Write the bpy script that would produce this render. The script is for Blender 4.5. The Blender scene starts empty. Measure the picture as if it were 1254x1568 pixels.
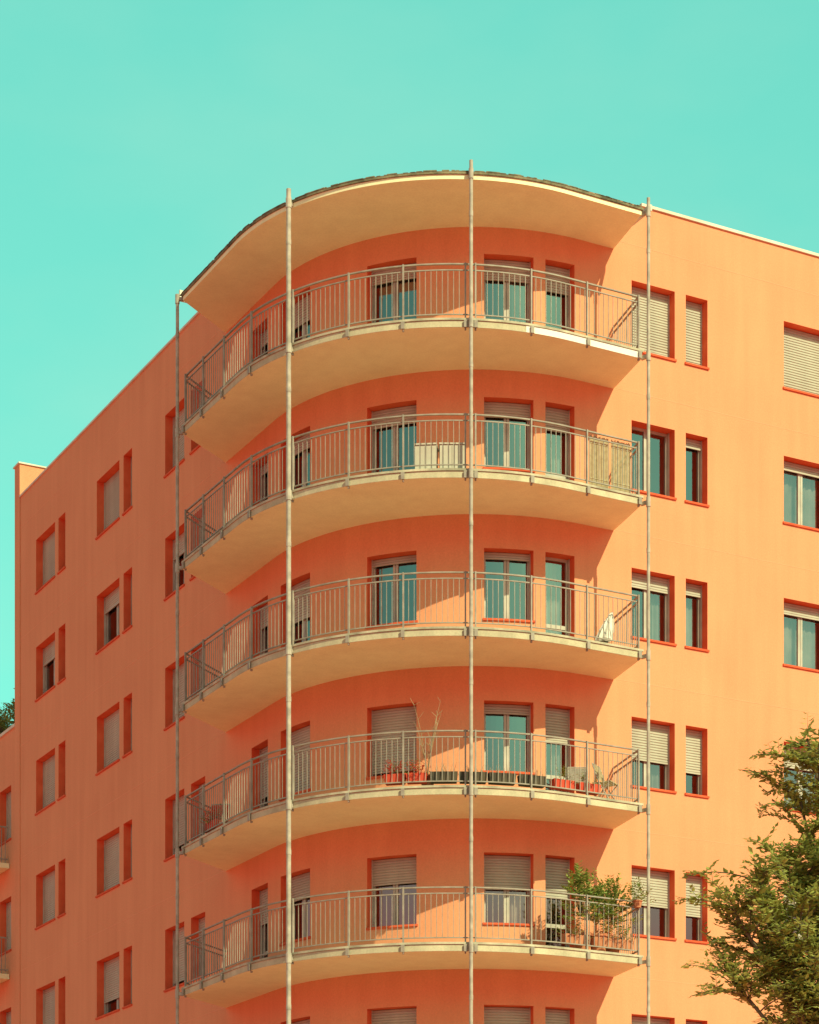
import bpy, math, random
from mathutils import Vector, Matrix
random.seed(7)
scene=bpy.context.scene
scene.view_settings.view_transform='Standard'; scene.view_settings.look='None'; scene.view_settings.exposure=0
COS,SIN=.8814,.4724
ROT=math.atan2(SIN,COS)
CZ=1.6
O=(21.48,41.44,-CZ)
def W(u,v,z): return Vector((COS*u-SIN*v, SIN*u+COS*v, z+CZ))

# ---------------------------------------------------------------- materials
def newmat(name):
    m=bpy.data.materials.new(name); m.use_nodes=True
    nt=m.node_tree; b=nt.nodes['Principled BSDF']; return m,nt,b
def noisy(name,c1,c2,scale=3,rough=.85,bump=0,bscale=60,detail=3,streak=False,spec=.3,grain=0.0,metal=0,p0=.33,p1=.67):
    m,nt,b=newmat(name); N=nt.nodes; L=nt.links
    tc=N.new('ShaderNodeTexCoord'); n=N.new('ShaderNodeTexNoise'); n.inputs['Scale'].default_value=scale; n.inputs['Detail'].default_value=detail
    src=tc.outputs['Object']
    L.new(src,n.inputs['Vector'])
    fac=n.outputs['Fac']
    if streak:
        mp=N.new('ShaderNodeMapping'); mp.inputs['Scale'].default_value=(2.2,2.2,.16); L.new(src,mp.inputs['Vector'])
        n2=N.new('ShaderNodeTexNoise'); n2.inputs['Scale'].default_value=1.6; n2.inputs['Detail'].default_value=4; L.new(mp.outputs[0],n2.inputs['Vector'])
        mm=N.new('ShaderNodeMath'); mm.operation='ADD'; L.new(n.outputs['Fac'],mm.inputs[0]); L.new(n2.outputs['Fac'],mm.inputs[1])
        m2=N.new('ShaderNodeMath'); m2.operation='MULTIPLY'; m2.inputs[1].default_value=.5; L.new(mm.outputs[0],m2.inputs[0]); fac=m2.outputs[0]
    cr=N.new('ShaderNodeValToRGB'); cr.color_ramp.elements[0].position=p0; cr.color_ramp.elements[1].position=p1
    cr.color_ramp.elements[0].color=(*c1,1); cr.color_ramp.elements[1].color=(*c2,1)
    L.new(fac,cr.inputs[0]); out=cr.outputs[0]
    if grain:
        g=N.new('ShaderNodeTexNoise'); g.inputs['Scale'].default_value=28; g.inputs['Detail'].default_value=2; L.new(src,g.inputs['Vector'])
        mr=N.new('ShaderNodeMapRange'); mr.inputs[1].default_value=.25; mr.inputs[2].default_value=.75; mr.inputs[3].default_value=1-grain; mr.inputs[4].default_value=1+grain; L.new(g.outputs['Fac'],mr.inputs[0])
        mx=N.new('ShaderNodeVectorMath'); mx.operation='SCALE'; L.new(out,mx.inputs[0]); L.new(mr.outputs[0],mx.inputs['Scale']); out=mx.outputs[0]
    L.new(out,b.inputs['Base Color'])
    b.inputs['Roughness'].default_value=rough; b.inputs['Specular IOR Level'].default_value=spec; b.inputs['Metallic'].default_value=metal
    if bump:
        g=N.new('ShaderNodeTexNoise'); g.inputs['Scale'].default_value=bscale; g.inputs['Detail'].default_value=2; L.new(src,g.inputs['Vector'])
        bp=N.new('ShaderNodeBump'); bp.inputs['Strength'].default_value=bump; bp.inputs['Distance'].default_value=.02
        L.new(g.outputs['Fac'],bp.inputs['Height']); L.new(bp.outputs[0],b.inputs['Normal'])
    return m
M_wall=noisy('orange_plaster',(.72,.275,.150),(.80,.325,.18),scale=.5,bump=.25,streak=True,grain=.06,spec=.1)
M_rev=noisy('red_reveal_paint',(.72,.12,.05),(.80,.16,.07),scale=3,spec=.1)
M_sill=noisy('red_sill',(.62,.09,.04),(.72,.13,.055),scale=4,spec=.2)
M_slab=noisy('cream_concrete',(.82,.74,.48),(.92,.86,.57),scale=.9,streak=True,grain=.05,spec=.1,p0=.25,p1=.6)
M_fas=noisy('weathered_fascia',(.42,.36,.25),(.62,.54,.38),scale=2.2,grain=.1,streak=True)
M_fasw=noisy('repainted_fascia',(.78,.76,.72),(.86,.84,.8),scale=2)
M_edge=noisy('floor_edge_tile',(.30,.27,.20),(.60,.52,.39),scale=2.5,grain=.1)
M_lip=noisy('mossy_roof_edge',(.09,.08,.05),(.28,.23,.14),scale=5,grain=.2)
M_cop=noisy('white_coping',(.62,.54,.46),(.78,.70,.6),scale=2)
M_rail=noisy('painted_railing',(.27,.22,.19),(.37,.31,.265),scale=6,rough=.55)
M_rod=noisy('light_pole_paint',(.32,.27,.23),(.50,.43,.37),scale=6,rough=.5)
M_frame=noisy('window_frame_paint',(.40,.36,.31),(.54,.49,.42),scale=3,rough=.5)
M_shut=noisy('roller_shutter_plastic',(.40,.36,.30),(.52,.48,.40),scale=1.3,rough=.6,streak=True)
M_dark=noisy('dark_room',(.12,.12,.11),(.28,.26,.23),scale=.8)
M_curt=noisy('curtain_cloth',(.30,.27,.24),(.50,.45,.40),scale=2)
M_joint=noisy('plaster_joint',(.80,.34,.20),(.84,.38,.22),scale=2)
def glassmat():
    m,nt,b=newmat('window_glass'); N=nt.nodes; L=nt.links
    out=[n for n in N if n.type=='OUTPUT_MATERIAL'][0]; N.remove(b)
    t=N.new('ShaderNodeBsdfTransparent'); t.inputs[0].default_value=(.70,.68,.66,1)
    g=N.new('ShaderNodeBsdfGlossy'); g.inputs[0].default_value=(1,.72,.72,1); g.inputs['Roughness'].default_value=.04
    tc=N.new('ShaderNodeTexCoord'); n=N.new('ShaderNodeTexNoise'); n.inputs['Scale'].default_value=1.1; n.inputs['Detail'].default_value=1; L.new(tc.outputs['Object'],n.inputs['Vector'])
    bp=N.new('ShaderNodeBump'); bp.inputs['Strength'].default_value=.08; L.new(n.outputs['Fac'],bp.inputs['Height']); L.new(bp.outputs[0],g.inputs['Normal'])
    mx=N.new('ShaderNodeMixShader'); mx.inputs[0].default_value=.25
    L.new(t.outputs[0],mx.inputs[1]); L.new(g.outputs[0],mx.inputs[2]); L.new(mx.outputs[0],out.inputs['Surface']); return m
M_glass=glassmat()
def leafmat(name,c1,c2,tr=.3):
    m,nt,b=newmat(name); N=nt.nodes; L=nt.links
    out=[n for n in N if n.type=='OUTPUT_MATERIAL'][0]
    g=N.new('ShaderNodeNewGeometry'); cr=N.new('ShaderNodeValToRGB')
    cr.color_ramp.elements[0].color=(*c1,1); cr.color_ramp.elements[1].color=(*c2,1)
    L.new(g.outputs['Random Per Island'],cr.inputs[0]); L.new(cr.outputs[0],b.inputs['Base Color'])
    b.inputs['Roughness'].default_value=.55
    t=N.new('ShaderNodeBsdfTranslucent'); L.new(cr.outputs[0],t.inputs[0])
    mx=N.new('ShaderNodeMixShader'); mx.inputs[0].default_value=tr
    L.new(b.outputs[0],mx.inputs[1]); L.new(t.outputs[0],mx.inputs[2]); L.new(mx.outputs[0],out.inputs['Surface']); return m
M_leaf=leafmat('tree_leaves',(.25,.28,.07),(.58,.56,.16),.45)
M_leaf2=leafmat('balcony_leaves',(.15,.22,.05),(.40,.46,.12))
M_bark=noisy('bark',(.10,.07,.04),(.18,.13,.08),scale=8)
M_red=noisy('red_plastic',(.55,.06,.03),(.65,.09,.05),scale=3)
M_flower=leafmat('red_flowers',(.6,.03,.03),(.7,.12,.06))
M_terra=noisy('terracotta',(.45,.16,.08),(.55,.22,.12),scale=5)
M_white=noisy('white_cloth',(.66,.60,.54),(.78,.72,.66),scale=5)
M_cab=noisy('beige_cabinet',(.50,.44,.37),(.58,.52,.44),scale=3)
M_black=noisy('dark_planter',(.05,.045,.035),(.12,.09,.06),scale=4)
M_reed=noisy('reed_screen',(.40,.33,.20),(.55,.47,.30),scale=12)
M_dry=noisy('dry_twig',(.30,.22,.13),(.42,.32,.2),scale=9)

# ---------------------------------------------------------------- mesh builder
class MB:
    def __init__(s): s.v=[]; s.f=[]
    def quad(s,a,b,c,d):
        n=len(s.v); s.v+= [a,b,c,d]; s.f.append((n,n+1,n+2,n+3))
    def box(s,c,ax,ay,az):
        c=Vector(c);ax=Vector(ax);ay=Vector(ay);az=Vector(az);n=len(s.v)
        for k in (-1,1):
            for j in (-1,1):
                for i in (-1,1): s.v.append(tuple(c+ax*i+ay*j+az*k))
        for f in ((0,2,3,1),(4,5,7,6),(0,1,5,4),(2,6,7,3),(0,4,6,2),(1,3,7,5)): s.f.append(tuple(n+q for q in f))
    def tube(s,pts,rads,k=6,cap=True):
        n=len(s.v); m=len(pts)
        for i,p in enumerate(pts):
            p=Vector(p); d=(Vector(pts[min(i+1,m-1)])-Vector(pts[max(i-1,0)])).normalized()
            a=d.orthogonal().normalized() if abs(d.z)>.99 else d.cross(Vector((0,0,1))).normalized()
            b=d.cross(a)
            for j in range(k):
                t=2*math.pi*j/k; s.v.append(tuple(p+(a*math.cos(t)+b*math.sin(t))*rads[i]))
        for i in range(m-1):
            for j in range(k):
                s.f.append((n+i*k+j,n+i*k+(j+1)%k,n+(i+1)*k+(j+1)%k,n+(i+1)*k+j))
        if cap: s.f.append(tuple(n+j for j in range(k))[::-1]); s.f.append(tuple(n+(m-1)*k+j for j in range(k)))
    def make(s,name,mat,parent=None,off=(0,0,0),smooth=False):
        me=bpy.data.meshes.new(name); me.from_pydata([(a-off[0],b-off[1],c-off[2]) for a,b,c in s.v],[],s.f)
        me.materials.append(mat); me.update()
        if smooth: me.polygons.foreach_set('use_smooth',[True]*len(me.polygons))
        ob=bpy.data.objects.new(name,me); scene.collection.objects.link(ob)
        if parent: ob.parent=parent
        return ob
def empty(name,loc=(0,0,0),rot=0):
    e=bpy.data.objects.new(name,None); e.location=loc; e.rotation_euler=(0,0,rot); scene.collection.objects.link(e); return e

class Path:
    def __init__(s,u0,v0,r):
        s.u0,s.v0,s.r=u0,v0,r; s.cu,s.cv=u0+r,v0+r; s.L=r*math.pi/2
    def P(s,t,off,z):
        if t<0: return (s.cu-t, s.v0-off, z)
        if t<=s.L:
            a=t/s.r; return (s.cu-(s.r+off)*math.sin(a), s.cv-(s.r+off)*math.cos(a), z)
        return (s.u0-off, s.cv+(t-s.L), z)
    def N(s,t):
        a=min(max(t,0),s.L)/s.r; return Vector((-math.sin(a),-math.cos(a),0))
    def T(s,t):
        a=min(max(t,0),s.L)/s.r; return Vector((-math.cos(a),math.sin(a),0))
    def ss(s,a,b,step=.13):
        pts={a,b}
        for q in (0,s.L):
            if a<q<b: pts.add(q)
        lo,hi=max(a,0),min(b,s.L)
        if hi>lo:
            n=max(1,int(math.ceil((hi-lo)/step)))
            for i in range(n+1): pts.add(lo+(hi-lo)*i/n)
        o=sorted(pts); res=[o[0]]
        for x in o[1:]:
            if x-res[-1]>1e-4: res.append(x)
        return res
    def sweep(s,mb,a,b,prof,closed=True,step=.13):
        S=s.ss(a,b,step); n=len(mb.v); k=len(prof)
        for t in S:
            for (o,z) in prof: mb.v.append(s.P(t,o,z))
        for i in range(len(S)-1):
            for j in range(k if closed else k-1):
                j2=(j+1)%k; mb.f.append((n+i*k+j,n+i*k+j2,n+(i+1)*k+j2,n+(i+1)*k+j))
        if closed:
            mb.f.append(tuple(n+j for j in range(k))); mb.f.append(tuple(n+(len(S)-1)*k+j for j in range(k))[::-1])
    def band(s,mb,a,b,o0,o1,z0,z1,step=.13): s.sweep(mb,a,b,[(o0,z0),(o1,z0),(o1,z1),(o0,z1)],True,step)
WP=Path(21.48,41.44,4.8)     # wall line
BP=Path(20.03,39.99,5.0)     # balcony outer edge
L=WP.L

# levels (relative to eye height)
ROOF=24.02
SOF=[21.11,18.16,15.06,11.95,8.88,5.78,2.68]
FL=[z+.18 for z in SOF]
WT=[23.47,20.55,17.47,14.36,11.26,8.15,5.05]
WH=1.45
TOP=25.06
A=(-2.28,-1.19);B=(-3.12,-2.56);C=(-6.42,-5.13)
ops=[ # s0,s1,kind,name
 (*A,'w','A'),(*B,'w','B'),(*C,'w','C'),(-9.4,-8.3,'w','r'),(-10.25,-9.7,'w','r'),(-13.5,-12.2,'w','r'),(-16.5,-15.4,'w','r'),(-17.35,-16.8,'w','r'),(-20.5,-19.2,'w','r'),
 (.21,.87,'d','D'),(1.13,2.16,'w','E'),(3.55,4.64,'w','F'),(6.15,7.22,'w','G'),(L+.31,L+1.16,'d','H'),
 (L+3.72,L+4.55,'w','I'),(L+4.95,L+6.12,'w','J'),(L+8.25,L+8.82,'w','K'),(L+9.1,L+10.68,'w','M'),(L+13.0,L+13.53,'w','K'),(L+13.8,L+15.31,'w','M')]
SH={'A':[.9,.0,.22,.5,.48,.3,.5],'B':[1,.12,.12,.6,.55,.4,.6],'C':[1,.12,.15,.3,.3,.2,.4],'D':[.22,.2,.0,.3,.35,.4,.2],
    'E':[.28,.18,.08,.1,.45,.5,.3],'F':[.16,.2,.08,.9,.36,.6,.3],'G':[.3,.2,.5,.9,.3,.2,.3],'H':[.1,.1,.2,.5,.3,.2,.3],
    'I':[.9,.4,.6,.8,.5,.6,.5],'J':[1,.3,.9,.75,.8,.7,.5],'K':[1,.5,.9,1,.9,.8,1],'M':[.9,.25,1,.9,.7,.9,1]}
CUR={('A',2),('C',1),('C',2),('E',4),('F',3),('B',2),('D',2),('C',3),('K',1),('J',1)}
S_MIN,S_MAX=-34.0,L+16.6

bld=empty('apartment_building',W(*O),ROT)
wall=MB();rev=MB();sill=MB();frm=MB();gls=MB();shu=MB();cur=MB()
rects=[]
for k in range(7):
    for (a,b,kind,nm) in ops:
        z1=WT[k]; z0=(FL[k]+.02) if kind=='d' else z1-WH
        rects.append((a,b,z0,z1,kind,nm,k))
def wallgrid(path,mb,smin,smax,zmin,zmax,rects):
    S=set(path.ss(smin,smax))
    for r in rects: S.add(r[0]);S.add(r[1])
    S=sorted(S); Z=sorted({zmin,zmax,*[r[2] for r in rects],*[r[3] for r in rects]})
    S2=[S[0]]
    keep={r[0] for r in rects}|{r[1] for r in rects}
    for x in S[1:]:
        if x-S2[-1]<.02:
            if x in keep: S2[-1]=x
            continue
        S2.append(x)
    S=S2; idx={}
    def vid(i,j):
        if (i,j) not in idx: idx[(i,j)]=len(mb.v); mb.v.append(path.P(S[i],0,Z[j]))
        return idx[(i,j)]
    for i in range(len(S)-1):
        sc=(S[i]+S[i+1])/2
        col=[r for r in rects if r[0]<sc<r[1]]
        for j in range(len(Z)-1):
            zc=(Z[j]+Z[j+1])/2
            if any(r[2]<zc<r[3] for r in col): continue
            mb.f.append((vid(i,j),vid(i,j+1),vid(i+1,j+1),vid(i+1,j)))
wallgrid(WP,wall,S_MIN,S_MAX,-CZ,TOP,rects)
def opening(path,a,b,z0,z1,kind,h,curtain):
    D=-.33; q=-.06
    path.sweep(rev,a,b,[(0,z1),(D,z1)],False)
    path.sweep(rev,a,b,[(0,z0),(D,z0)],False)
    for t in (a,b): rev.quad(path.P(t,0,z0),path.P(t,D,z0),path.P(t,D,z1),path.P(t,0,z1))
    if kind=='w': path.band(sill,a-.03,b+.03,-.24,.035,z0-.03,z0+.012)
    fw=.055
    path.band(frm,a,b,-.25+q,-.20+q,z1-fw,z1-.001); path.band(frm,a,b,-.25+q,-.20+q,z0+.001,z0+fw)
    xs=[a+fw/2,b-fw/2]
    if b-a>.75: xs+= [(a+b)/2-.03,(a+b)/2+.035]
    for x in xs: path.band(frm,x-fw/2,x+fw/2,-.252+q,-.198+q,z0+fw,z1-fw)
    if kind=='d': path.band(frm,a+fw,b-fw,-.25+q,-.2+q,z0+.75,z0+.83)
    path.sweep(gls,a+fw,b-fw,[(-.225+q,z0+fw),(-.225+q,z1-fw)],False)
    H=(z1-z0)*h
    if H>.05:
        prof=[];z=z1-.005
        while z>z1-H: prof+=[(-.165+q,z),(-.15+q,z-.012),(-.15+q,z-.044),(-.165+q,z-.052)]; z-=.056
        path.sweep(shu,a+.015,b-.015,prof,False)
        path.band(shu,a+.015,b-.015,-.175+q,-.145+q,z-.035,z)
    for t in (a+.012,b-.012): path.band(frm,t-.0115,t+.0115,-.185+q,-.135+q,z0+.02,z1-.003)
    if curtain:
        n=max(6,int((b-a)/.06))
        w=(b-a-.1)*(1 if curtain>1 else .48); base=len(cur.v)
        for i in range(n+1):
            t=a+.05+w*i/n; o=-.45+.025*math.sin(i*2.3)
            cur.v.append(path.P(t,o,z0+.02)); cur.v.append(path.P(t,o,z1-.03))
        for i in range(n): cur.f.append((base+2*i,base+2*i+1,base+2*i+3,base+2*i+2))
rr=random.Random(3)
for (a,b,z0,z1,kind,nm,k) in rects:
    h=SH[nm][k] if nm in SH else rr.choice([.2,.5,1,.8,.3])
    h=min(1,max(0,h+rr.uniform(-.03,.03))) if h<1 else 1
    c=0
    if (nm,k) in CUR: c=1+rr.randint(0,1)
    elif rr.random()<.25: c=1
    opening(WP,a,b,z0,z1,kind,h,c)
wall.make('facade_wall',M_wall,bld,O,True)
back=MB()
uR=WP.cu-S_MIN; vL=62.84
back.quad((uR,41.44,-CZ),(uR,vL,-CZ),(uR,vL,TOP),(uR,41.44,TOP))
back.quad((21.48,vL,-CZ),(uR,vL,-CZ),(uR,vL,TOP),(21.48,vL,TOP))
back.make('rear_walls',M_wall,bld,O)
rf=MB()
pts=[WP.P(t,-.12,24.55) for t in WP.ss(S_MIN,S_MAX,.4)]+[(uR-.1,vL-.1,24.55)]
rf.v+=pts; rf.f.append(tuple(range(len(pts))))
rf.make('flat_roof',M_lip,bld,O)
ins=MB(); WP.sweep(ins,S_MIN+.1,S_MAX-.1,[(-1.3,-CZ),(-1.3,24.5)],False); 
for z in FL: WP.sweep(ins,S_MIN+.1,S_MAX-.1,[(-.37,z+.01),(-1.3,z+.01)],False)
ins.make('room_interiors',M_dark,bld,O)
cop=MB()
WP.band(cop,S_MIN-.04,-1.42,-.30,.04,TOP,TOP+.06); 
WP.band(cop,L+2.6,S_MAX,-.30,.04,TOP,TOP+.045)
cop.make('parapet_coping',M_cop,bld,O)
cop=MB(); WP.band(cop,-1.418,L+2.598,-.30,.0,TOP,TOP+.01,.3)
WP.band(cop,S_MIN-.04,L+16.6,-.30,-.25,24.4,TOP-.002,.3)
cop.make('parapet_inner_face',M_lip,bld,O)
jt=MB()
for z in [f-.16 for f in FL]+[SOF[0]+3.1]:
    WP.band(jt,S_MIN,-.80,.0,.003,z,z+.010); WP.band(jt,L+2.65,S_MAX,.0,.003,z,z+.010)
jt.make('plaster_joints',M_joint,bld,O)
fwl=MB(); fwl.box((29.5,63.06,(26.0-CZ)/2),(8.04,0,0),(0,.21,0),(0,0,(26.0+CZ)/2)); fwl.make('end_parapet_wall',M_wall,bld,O)
fc=MB(); fc.box((29.5,63.06,26.02),(8.08,0,0),(0,.25,0),(0,0,.02)); fc.make('end_wall_coping',M_cop,bld,O)

# balcony slabs
def slab(mb,z0,z1,ext=0.0,step=70):
    ws0,ws1=-.75,L+2.58; bs0,bs1=-1.72-ext,BP.L+2.81+ext
    n=len(mb.v); K=step
    wk=[ws0-ext,0,L,ws1+ext]; bk=[bs0,0,BP.L,bs1]; seg=[3,K,5]; prs=[]
    for q in range(3):
        for i in range(seg[q]):
            f=i/seg[q]; prs.append((wk[q]+(wk[q+1]-wk[q])*f,bk[q]+(bk[q+1]-bk[q])*f))
    prs.append((wk[3],bk[3]))
    for (w,b) in prs:
        mb.v+=[WP.P(w,-.03,z0),BP.P(b,ext,z0),BP.P(b,ext,z1),WP.P(w,-.03,z1)]
    for i in range(len(prs)-1):
        for j in range(4):
            j2=(j+1)%4; mb.f.append((n+4*i+j,n+4*i+j2,n+4*i+4+j2,n+4*i+4+j))
    m=len(prs)-1
    mb.f.append((n,n+1,n+2,n+3)); mb.f.append((n+4*m+3,n+4*m+2,n+4*m+1,n+4*m))
sl=MB(); ed=MB(); fa=MB(); faw=MB()
for i,z in enumerate(SOF):
    slab(sl,z,z+.135); slab(ed,z+.137,z+.18,.03)
    if i==0:
        BP.band(faw,-1.72,.95,.001,.012,z+.004,z+.134); BP.band(fa,.955,BP.L+2.80,.001,.008,z+.004,z+.134)
    else: BP.band(fa,-1.72,BP.L+2.80,.001,.008,z+.004,z+.134)
slab(sl,ROOF,ROOF+.09)
sl.make('balcony_slabs',M_slab,bld,O); ed.make('balcony_floor_edges',M_edge,bld,O)
fa.make('balcony_fascias',M_fas,bld,O); faw.make('repainted_fascia',M_fasw,bld,O)
lp=MB(); slab(lp,ROOF+.092,ROOF+.14,.03)
for i in range(220):
    t=random.uniform(-1.7,BP.L+2.8); w=random.uniform(.03,.22); h=random.uniform(.005,.022)
    BP.band(lp,t,t+w,-.10,.036,ROOF+.141,ROOF+.141+h)
lp.make('roof_canopy_edge',M_lip,bld,O)

# railings
rl=MB(); posts=[-1.66,-.43,.83,1.97,2.17,3.40,4.54,5.89,7.2,8.5,9.6,10.58]
s0,s1=-1.68,BP.L+2.77
def railing(zf):
    o=-.05
    BP.band(rl,s0,s1,o-.020,o+.020,zf+1.072,zf+1.098)
    BP.band(rl,s0,s1,o-.012,o+.012,zf+.957,zf+.978)
    BP.band(rl,s0,s1,o-.012,o+.012,zf+.087,zf+.108)
    t=s0+.05
    while t<s1:
        p=BP.P(t,o,zf+.53); rl.box(p,BP.T(t)*.006,BP.N(t)*.006,(0,0,.425)); t+=.112
    for t in posts:
        p=BP.P(t,o+.03,zf+.44); rl.box(p,BP.T(t)*.015,BP.N(t)*.02,(0,0,.66))
        p=BP.P(t,.045,zf-.12); rl.box(p,BP.T(t)*.035,BP.N(t)*.012,(0,0,.07))
    for (bt,wt) in ((s0,-.73),(s1,L+2.55)):
        a=Vector(BP.P(bt,o,0)); b=Vector(WP.P(wt,0.0,0)); d=b-a; ln=d.length; d.normalize(); nn=Vector((-d.y,d.x,0))
        for (z,h) in ((1.085,.015),(.967,.0125),(.097,.0125)):
            rl.box((a+b)/2+Vector((0,0,zf+z)),d*(ln/2),nn*.015,(0,0,h))
        q=.11
        while q<ln: rl.box(a+d*q+Vector((0,0,zf+.53)),d*.006,nn*.006,(0,0,.425)); q+=.112
for z in FL: railing(z)
rl.make('balcony_railings',M_rail,bld,O)
# poles
pl=MB()
poles=[(*BP.P(2.07,.10,0)[:2],24.34,.036),(*BP.P(5.89,.10,0)[:2],24.36,.048),(26.87,39.92,24.36,.034),(19.95,47.93,24.12,.036)]
for (u,v,zt,r) in poles:
    pl.tube([(u,v,-CZ),(u,v,zt)],[r,r],10)
    for z in [s+.06 for s in SOF]+[ROOF+.06]:
        pl.tube([(u,v,z-.1),(u,v,z+.1)],[r+.012,r+.012],10)
        c=Vector((25.0,45.0,z)); d=(c-Vector((u,v,z))).normalized(); n2=Vector((-d.y,d.x,0))
        pl.box(Vector((u,v,z))+d*.09,d*.09,n2*.03,(0,0,.035))
    for z in [f+2.0 for f in FL]: pl.tube([(u,v,z-.05),(u,v,z+.05)],[r+.006,r+.006],10)
pl.make('vertical_poles',M_rod,bld,O)
fs=MB(); fs.box((20.5,48.3,24.36),(.35,0,0),(0,.02,0),(0,0,.12)); fs.box((26.95,40.3,24.2),(.03,0,0),(0,.35,0),(0,0,.06)); fs.make('roof_flashing',M_cop,bld,O)

# ---------------------------------------------------------------- neighbour building (continues the street front)
nb=empty('neighbouring_building',W(*O),ROT)
NW=Path(21.50,41.44,4.8); nw=MB(); nr=[]
for k in range(1,7):
    zt=WT[k]-.15
    if zt>18: continue
    for a in (L+17.45,L+19.6,L+22.5,L+25.5):
        nr.append((a,a+1.0,zt-1.5,zt,'w','n',k))
wallgrid(NW,nw,L+17.04,L+30,-CZ,18.85,nr)
rev.make('window_reveals',M_rev,bld,O);sill.make('window_sills',M_sill,bld,O);frm.make('window_frames',M_frame,bld,O)
gls.make('window_panes',M_glass,bld,O);shu.make('roller_shutters',M_shut,bld,O);cur.make('curtains',M_curt,bld,O)
rev,sill,frm,gls,shu,cur=MB(),MB(),MB(),MB(),MB(),MB()
for (a,b,z0,z1,kind,nm,k) in nr: opening(NW,a,b,z0,z1,kind,rr.choice([.3,.6,1]),1)
nw.make('facade',M_wall,nb,O);rev.make('reveals',M_rev,nb,O);sill.make('sills',M_sill,nb,O);frm.make('frames',M_frame,nb,O)
gls.make('panes',M_glass,nb,O);shu.make('shutters',M_shut,nb,O);cur.make('curtain',M_curt,nb,O)
x=MB()
x.quad((21.5,76.2,-CZ),(40,76.2,-CZ),(40,76.2,18.85),(21.5,76.2,18.85)); x.quad((21.5,63.28,18.4),(40,63.28,18.4),(40,76.2,18.4),(21.5,76.2,18.4)); x.quad((40,63.28,-CZ),(40,76.2,-CZ),(40,76.2,18.85),(40,63.28,18.85))
x.make('rear',M_wall,nb,O)
x=MB(); NW.sweep(x,L+17.05,L+29.9,[(-1.2,-CZ),(-1.2,18.3)],False); x.make('rooms',M_dark,nb,O)
x=MB(); NW.band(x,L+17.04,L+30,-.25,.05,18.85,18.93); x.make('coping',M_cop,nb,O)
x=MB(); y=MB()
for zf in (15.0,11.9,8.8,5.7):
    x.box((21.0,65.2,zf+.07),(.48,0,0),(0,1.4,0),(0,0,.07))
    for (c,ax,ay) in (((20.55,65.2),(.015,0,0),(0,1.38,0)),((21.0,63.82),(.45,0,0),(0,.015,0)),((21.0,66.58),(.45,0,0),(0,.015,0))):
        for zz in (1.1,.2): y.box((c[0],c[1],zf+zz+.05),ax,ay,(0,0,.02))
    for i in range(26): y.box((20.55,63.84+i*.109,zf+.65),(.008,0,0),(0,.008,0),(0,0,.5))
    for i in range(8): y.box((20.6+i*.11,63.82,zf+.65),(.008,0,0),(0,.008,0),(0,0,.5))
x.make('balcony_slab',M_slab,nb,O); y.make('balcony_rail',M_rail,nb,O)

# ---------------------------------------------------------------- foliage helpers
def leaves(mb,p,d,n,size,spread=.5,ln=.4):
    p=Vector(p); d=Vector(d).normalized(); up=Vector((0,0,1)); side=d.cross(up)
    if side.length<.1: side=Vector((1,0,0))
    side.normalize()
    for i in range(n):
        f=(i+.5)/n; q=p+d*(ln*f)
        sg=1 if i%2 else -1
        ld=(d*.55+side*sg*(.9)+Vector((random.uniform(-.35,.35),random.uniform(-.35,.35),random.uniform(-.45,.3)))).normalized()
        w=ld.cross(Vector((random.uniform(-.5,.5),random.uniform(-.5,.5),1))).normalized()
        s=size*random.uniform(.65,1.2)*(1-.35*f)
        n0=len(mb.v); nn=ld.cross(w)*s*.08
        mb.v+= [tuple(q),tuple(q+ld*s*.45+w*s*.26+nn),tuple(q+ld*s),tuple(q+ld*s*.45-w*s*.26+nn)]
        mb.f.append((n0,n0+1,n0+2,n0+3))
# ---------------------------------------------------------------- tree
def curve(a,b,bend,n=7):
    a=Vector(a);b=Vector(b);m=(a+b)/2+Vector(bend); return [a*(1-t)**2+m*2*t*(1-t)+b*t*t for t in [i/(n-1) for i in range(n)]]
tree=empty('leafy_tree',(6.9,31.2,0)); TO=(6.9,31.2,0)
wd=MB(); lf=MB()
base=Vector((6.9,31.2,0)); fork=Vector((6.8,31.1,4.0))
wd.tube(curve(base,fork,(.1,0,0)),[.22,.2,.18,.17,.16,.15,.145],9)
# x,y,z,spread,side branches,whips
targets=[(4.2,30.9,8.05,.8,22,5),(4.5,30.7,8.45,.8,22,5),(4.95,31.2,8.65,.8,22,5),(4.4,31.2,7.85,.85,20,3),(5.0,30.6,7.9,.9,20,2),(5.35,31.2,8.5,.9,22,4),(4.7,31.6,8.15,.8,16,2),
 (4.15,30.9,7.2,.55,9,6),(5.2,30.8,7.0,.8,20,2),(5.4,31.2,6.4,.8,20,2),(5.15,31.3,9.6,.6,18,6),(5.2,31.0,10.3,.6,18,6),(5.9,30.6,8.6,1,20,3),(5.8,31,7.4,1,20,0),(5.6,31,9.0,.8,18,2),
 (6.6,32,11,1,12,3),(7.6,31,10.8,1.2,12,3),(8.8,31.5,9.4,1.2,12,3),(9.4,30.8,7.6,1.2,12,3),(8.2,29.6,8.2,1.2,12,2),(7.2,29.2,7.3,1,12,2),(7.0,33,8.6,1.2,12,0),(8.4,33,7.2,1.2,10,0),(6.6,30.2,9.6,1,12,2),(6.3,32.6,7.0,1,10,0)]
def twigs(sc,d,cnt,size=.14,up=.9):
    for q in range(cnt):
        g=random.uniform(.12,1); j=min(4,int(g*5)); pp=sc[j].lerp(sc[j+1],g*5-j)
        td=(d*.6+Vector((random.uniform(-1,1),random.uniform(-1,1),random.uniform(-.3,up)))).normalized(); tl=random.uniform(.16,.42)*(1.15-.5*g)
        wd.tube([pp,pp+td*tl],[.004,.0015],3,False)
        leaves(lf,pp,td,max(3,int(tl/.03)),size,ln=tl)
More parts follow.
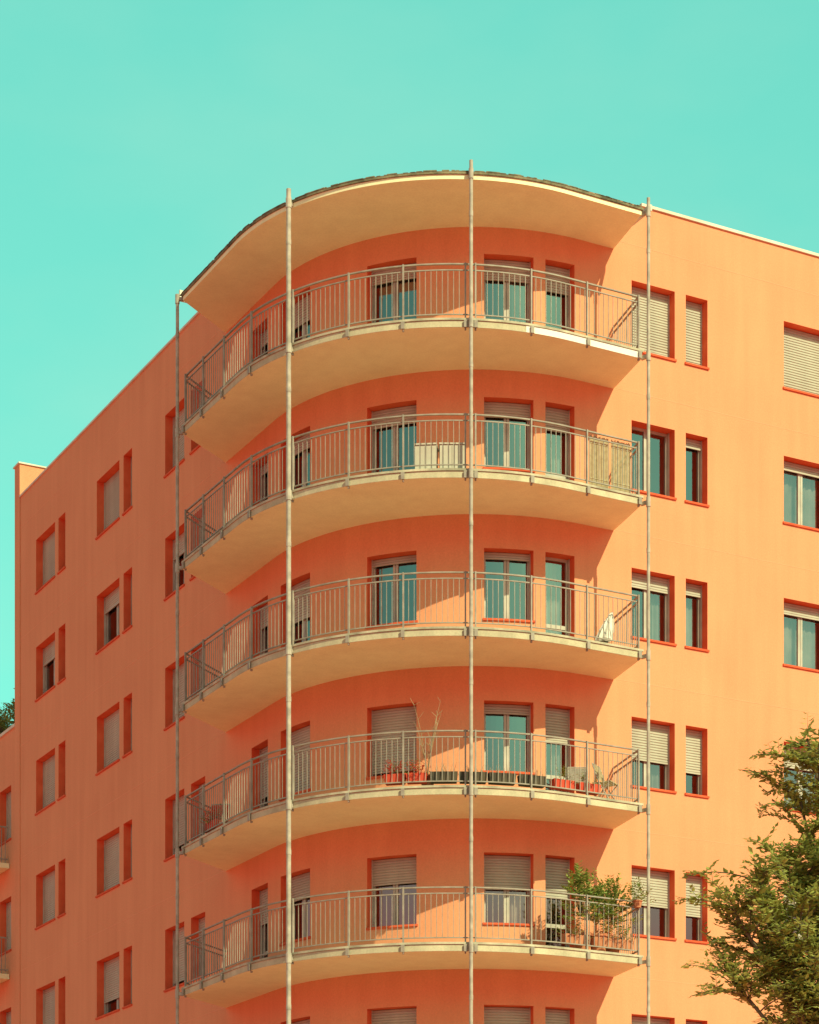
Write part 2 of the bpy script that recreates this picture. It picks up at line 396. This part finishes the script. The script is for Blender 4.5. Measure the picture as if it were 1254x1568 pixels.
for (tx,ty,tz,sz,nb_,nwh) in targets:
    tgt=Vector((tx,ty,tz)); st=fork-Vector((0,0,random.uniform(0,.9)))
    c=curve(st,tgt,(random.uniform(-.2,.2),random.uniform(-.2,.2),-.15+random.uniform(0,.4)),9)
    wd.tube(c,[.06*(1-.8*i/8)+.006 for i in range(9)],6)
    ldir=(tgt-st).normalized()
    for k in range(nb_):
        f=random.uniform(.55,1); i=min(7,int(f*8)); p=c[i].lerp(c[i+1],f*8-i)
        out=Vector((random.uniform(-1,1),random.uniform(-1,1),random.uniform(-.35,.8)))
        d=(ldir*.5+out).normalized(); ln=random.uniform(.35,1.0)*sz*(1.2-.4*f)
        e=p+d*ln; sc=curve(p,e,(0,0,.15*ln),6)
        wd.tube(sc,[.012*(1-.7*j/5)+.002 for j in range(6)],4)
        twigs(sc,d,10)
    for k in range(nwh):   # long arching shoots that break the outline
        f=random.uniform(.85,1); i=min(7,int(f*8)); p=c[i].lerp(c[i+1],f*8-i)
        d=Vector((-.55+random.uniform(-.5,.6),random.uniform(-.4,.4),random.uniform(-.05,1))).normalized(); ln=random.uniform(.6,1.1)
        sc=curve(p,p+d*ln+Vector((0,0,-.12)),(0,0,.22*ln),6)
        wd.tube(sc,[.009*(1-.7*j/5)+.0015 for j in range(6)],4)
        for j in range(5):
            dd=sc[j+1]-sc[j]; leaves(lf,sc[j],dd,6,.14,ln=dd.length)
        twigs(sc,d,5,.12,.5)
wd.make('trunk_and_limbs',M_bark,tree,TO); lf.make('leaves',M_leaf,tree,TO)

# ---------------------------------------------------------------- balcony things
def place(name,t,off,zf):
    p=BP.P(t,off,zf); w=W(*p); a=BP.N(t); ang=math.atan2(a.y,a.x)+ROT+math.pi/2
    e=empty(name,w,ang); return e
def pot(e,r=.16,h=.28,mat=M_terra,x=0,y=0):
    m=MB(); m.tube([(x,y,0),(x,y,h*.85),(x,y,h*.86),(x,y,h)],[r*.7,r*.95,r*1.08,r*1.08],14); m.make('pot',mat,e)
def bush(e,x,y,z,rx,rz,n,size,mat=M_leaf2,name='foliage'):
    m=MB(); st=MB()
    for i in range(n):
        a=random.uniform(0,6.28); el=random.uniform(-.2,1.5); R=random.uniform(.35,1)
        d=Vector((math.cos(a)*math.cos(el),math.sin(a)*math.cos(el),math.sin(el)))
        p=Vector((x+d.x*rx*R,y+d.y*rx*R*.7,z+d.z*rz*R)); 
        st.tube([Vector((x,y,z-.1)).lerp(p,.3),p],[.005,.002],3,False)
        leaves(m,p,(d+Vector((0,0,.3))).normalized(),8,size,ln=.22)
    m.make(name,mat,e); st.make('stems',M_bark,e)
def planter(e,w,mat,h=.18):
    m=MB()
    m.v+= [(-w/2+.02,-.08,0),(w/2-.02,-.08,0),(w/2-.02,.08,0),(-w/2+.02,.08,0),(-w/2,-.1,h),(w/2,-.1,h),(w/2,.1,h),(-w/2,.1,h),(-w/2+.02,-.08,h),(w/2-.02,-.08,h),(w/2-.02,.08,h),(-w/2+.02,.08,h),(-w/2+.02,-.08,h-.04),(w/2-.02,-.08,h-.04),(w/2-.02,.08,h-.04),(-w/2+.02,.08,h-.04)]
    m.f+=[(3,2,1,0),(0,1,5,4),(1,2,6,5),(2,3,7,6),(3,0,4,7),(4,5,9,8),(5,6,10,9),(6,7,11,10),(7,4,8,11),(8,9,13,12),(9,10,14,13),(10,11,15,14),(11,8,12,15),(12,13,14,15)]
    m.make('box',mat,e)
for (t,o,rx,rz,n) in ((-1.25,-.38,.42,.75,110),(-.5,-.32,.38,.9,110),(-.85,-.25,.3,.5,50)):
    e=place('potted_shrub',t,o,FL[4]); pot(e,.2,.38); bush(e,0,0,.75,rx,rz,n,.14)
for t in (-1.35,-.9,-.2):
    e=place('flower_box',t,-.17,FL[4]+.12); planter(e,.5,M_terra); bush(e,0,0,.2,.26,.16,26,.05,M_flower,'flowers'); bush(e,0,0,.16,.26,.2,30,.07)
e=place('hanging_plant',-1.6,.03,FL[4]+.95); pot(e,.1,.14,M_terra); bush(e,0,0,.12,.24,.3,40,.09)
for t in (3.15,3.6,):
    e=place('red_flower_box',t,-.17,FL[3]+.1); planter(e,.42,M_red); bush(e,0,0,.18,.2,.12,20,.07,M_flower,'flowers'); bush(e,0,0,.16,.2,.16,16,.06)
for t in (-.55,.05): 
    e=place('red_flower_box',t,-.17,FL[3]+.1); planter(e,.5,M_red); bush(e,0,0,.16,.2,.14,14,.06)
e=place('red_flower_box',9.4,-.17,FL[3]+.1); planter(e,.6,M_red); bush(e,0,0,.16,.28,.2,24,.08,M_flower,'flowers'); bush(e,0,0,.16,.25,.2,20,.07)
for t in (.75,1.4,2.0,2.6):
    e=place('dark_planter_box',t,-.19,FL[3]+.1); planter(e,.55,M_black,.2)
    m=MB()
    for i in range(16):
        x0=random.uniform(-.25,.25); m.tube([(x0,0,.15),(x0+random.uniform(-.1,.1),random.uniform(-.05,.05),random.uniform(.25,.4))],[.006,.003],4)
    m.make('dry_stems',M_dry,e)
e=place('dry_plant',2.95,-.4,FL[3]); pot(e,.15,.3)
m=MB()
for i in range(9):
    a=random.uniform(-.3,.3); b=random.uniform(-.2,.2); h=random.uniform(.9,1.75)
    c=curve((0,0,.25),(a,b,h),(-a*.3,0,0),6); m.tube(c,[.010,.009,.007,.006,.005,.003],4)
    for q in range(5):
        j=random.randint(2,5); m.tube([c[j],c[j]+Vector((random.uniform(-.12,.12),random.uniform(-.05,.05),random.uniform(.05,.18)))],[.005,.003],3)
m.make('twigs',M_dry,e)
def chair(t,o,zf,mat,rot=0):
    e=place('folding_chair',t,o,zf); e.rotation_euler[2]+=rot; m=MB()
    for x in (-.2,.2):
        m.tube([(x,-.22,0),(x,.05,.45),(x,.2,.86)],[.012]*3,6); m.tube([(x*.92,.24,0),(x*.92,-.2,.46)],[.012]*2,6)
    m.tube([(-.2,.2,.86),(.2,.2,.86)],[.012]*2,6); m.tube([(-.19,.22,.03),(.19,.22,.03)],[.01]*2,6); m.make('frame',M_rod,e)
    s=MB()
    for i in range(6): s.box((0,-.18+i*.07,.455),(.2,0,0),(0,.028,0),(0,0,.008))
    for i in range(4): s.box((0,.1+i*.027,.58+i*.075),(.19,0,0),(0,.006,.003),(0,-.01,.03))
    s.make('slats',mat,e)
chair(-1.2,-.55,FL[3],M_reed,.6); chair(-.75,-.85,FL[3],M_rod,-.5); chair(9.9,-.5,FL[3],M_red,.9)
def parasol(t,o,zf,mat,h,tilt=0):
    e=place('closed_parasol',t,o,zf); m=MB(); m.tube([(0,0,0),(tilt*.3,0,h)],[.018,.018],8); m.tube([(0,0,0),(0,0,.06)],[.2,.18],14); m.make('pole',M_rod,e)
    c=MB(); n=16; zs=[h*.2,h*.26,h*.5,h*.75,h*.97,h]; rs=[.10,.14,.12,.08,.03,.01]
    for i,z in enumerate(zs):
        for j in range(n):
            a=2*math.pi*j/n; r=rs[i]*(1+.3*(j%2)); c.v.append((r*math.cos(a)+tilt*.3*z/h,r*math.sin(a),z))
    for i in range(len(zs)-1):
        for j in range(n): c.f.append((i*n+j,i*n+(j+1)%n,(i+1)*n+(j+1)%n,(i+1)*n+j))
    c.make('canopy',mat,e)
parasol(-1.0,-.4,FL[2],M_white,.8,.9)
for (t,w) in ((2.42,.5),(2.97,.42)):
    e=place('storage_cabinet',t,-.35,FL[1]); m=MB(); m.box((0,0,.27),(w/2,0,0),(0,.18,0),(0,0,.27)); m.box((0,0,.56),(w/2+.015,0,0),(0,.2,0),(0,0,.015)); m.box((.0,-.185,.28),(.006,0,0),(0,.006,0),(0,0,.24)); m.make('cabinet',M_cab,e)
for tt in (-.78,-1.3):
    e=place('reed_screen',tt,-.12,FL[1]); m=MB()
    for i in range(17): m.tube([(-.22+i*.027,0,.02),(-.22+i*.027,0,1.05+random.uniform(-.02,.02))],[.011,.011],5)
    for z in (.2,.9): m.box((0,-.014,z),(.22,0,0),(0,.003,0),(0,0,.006))
    m.make('reeds',M_reed,e)
for i in range(4):
    w=W(21.9+.3*(i%2),64.0+i*.9,18.4); e=empty('terrace_plant',w); pot(e,.25,.4); bush(e,0,0,.85,.5,.75,90,.14)

# ---------------------------------------------------------------- ground
M_ground=noisy('terracotta_paving',(.56,.15,.12),(.68,.20,.16),scale=.3,rough=.9)
g=MB(); g.quad((-1500,-1500,0),(1500,-1500,0),(1500,1500,0),(-1500,1500,0)); g.make('ground',M_ground)
M_pav=noisy('pavement_stone',(.48,.22,.17),(.58,.28,.22),scale=1)
p=MB(); q=Path(21.48,41.44,4.8); q.band(p,S_MIN,L+30,0.003,3.2,-CZ-.02,-CZ+.13); 
pv=empty('pavement',W(*O),ROT); p.make('kerbed_slab',M_pav,pv,O)

# ---------------------------------------------------------------- light
d=Vector((-.932,1.146,-1.14)); 
sl_=bpy.data.lights.new('sun','SUN'); sl_.energy=5; sl_.angle=math.radians(.5); sl_.color=(1,1,.58)
so=bpy.data.objects.new('sun',sl_); so.rotation_euler=d.to_track_quat('-Z','Y').to_euler(); so.location=(20,-20,40); scene.collection.objects.link(so)
w=bpy.data.worlds.new('World'); scene.world=w; w.use_nodes=True; N=w.node_tree.nodes; K=w.node_tree.links
bg=N['Background']; sky=N.new('ShaderNodeTexSky'); sky.sky_type='NISHITA'; sky.sun_disc=False
sky.sun_elevation=math.radians(37.7); sky.sun_rotation=math.radians(140.9)
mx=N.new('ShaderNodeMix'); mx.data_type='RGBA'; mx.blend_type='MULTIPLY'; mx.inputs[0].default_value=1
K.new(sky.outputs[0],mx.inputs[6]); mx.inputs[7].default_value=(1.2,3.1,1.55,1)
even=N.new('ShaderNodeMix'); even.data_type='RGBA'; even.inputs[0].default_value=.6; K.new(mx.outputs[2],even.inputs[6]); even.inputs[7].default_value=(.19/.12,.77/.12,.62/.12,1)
tc=N.new('ShaderNodeTexCoord'); sp=N.new('ShaderNodeSeparateXYZ'); K.new(tc.outputs['Generated'],sp.inputs[0])
mp=N.new('ShaderNodeMapping'); mp.inputs['Scale'].default_value=(1,1,2.2); K.new(tc.outputs['Generated'],mp.inputs[0])
cn=N.new('ShaderNodeTexNoise'); cn.inputs['Scale'].default_value=5; cn.inputs['Detail'].default_value=6; K.new(mp.outputs[0],cn.inputs['Vector'])
cm=N.new('ShaderNodeMapRange'); cm.inputs[1].default_value=.46; cm.inputs[2].default_value=.8; cm.inputs[3].default_value=0; cm.inputs[4].default_value=.3; K.new(cn.outputs['Fac'],cm.inputs[0])
cl=N.new('ShaderNodeMix'); cl.data_type='RGBA'; K.new(cm.outputs[0],cl.inputs[0]); K.new(even.outputs[2],cl.inputs[6]); cl.inputs[7].default_value=(.5/.12,.85/.12,.65/.12,1)
# zenith darkened above the view, added to cut green fill on the walls
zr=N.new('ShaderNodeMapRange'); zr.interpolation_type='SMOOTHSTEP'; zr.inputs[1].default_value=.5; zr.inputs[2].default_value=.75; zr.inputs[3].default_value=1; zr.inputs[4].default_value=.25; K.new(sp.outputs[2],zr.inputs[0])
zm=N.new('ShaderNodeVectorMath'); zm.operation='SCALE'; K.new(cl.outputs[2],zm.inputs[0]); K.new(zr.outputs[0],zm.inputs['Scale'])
# red glow band added below the visible sky to warm the shaded walls
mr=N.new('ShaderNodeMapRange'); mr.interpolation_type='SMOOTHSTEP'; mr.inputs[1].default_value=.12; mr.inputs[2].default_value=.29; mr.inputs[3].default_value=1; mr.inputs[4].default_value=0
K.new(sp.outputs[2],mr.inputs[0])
glow_mix=N.new('ShaderNodeMix'); glow_mix.data_type='RGBA'; K.new(mr.outputs[0],glow_mix.inputs[0]); K.new(zm.outputs[0],glow_mix.inputs[6]); glow_mix.inputs[7].default_value=(8.6,1.5,2.5,1)
K.new(glow_mix.outputs[2],bg.inputs[0]); bg.inputs[1].default_value=.12
# ---------------------------------------------------------------- camera
cam=bpy.data.cameras.new('camera'); co=bpy.data.objects.new('camera',cam); scene.collection.objects.link(co)
cam.sensor_fit='HORIZONTAL'; cam.sensor_width=36; cam.lens=36*3630/1254; cam.shift_y=1366/1254
co.location=(0,0,CZ); co.rotation_euler=(math.pi/2,0,0); cam.clip_end=5000; scene.camera=co
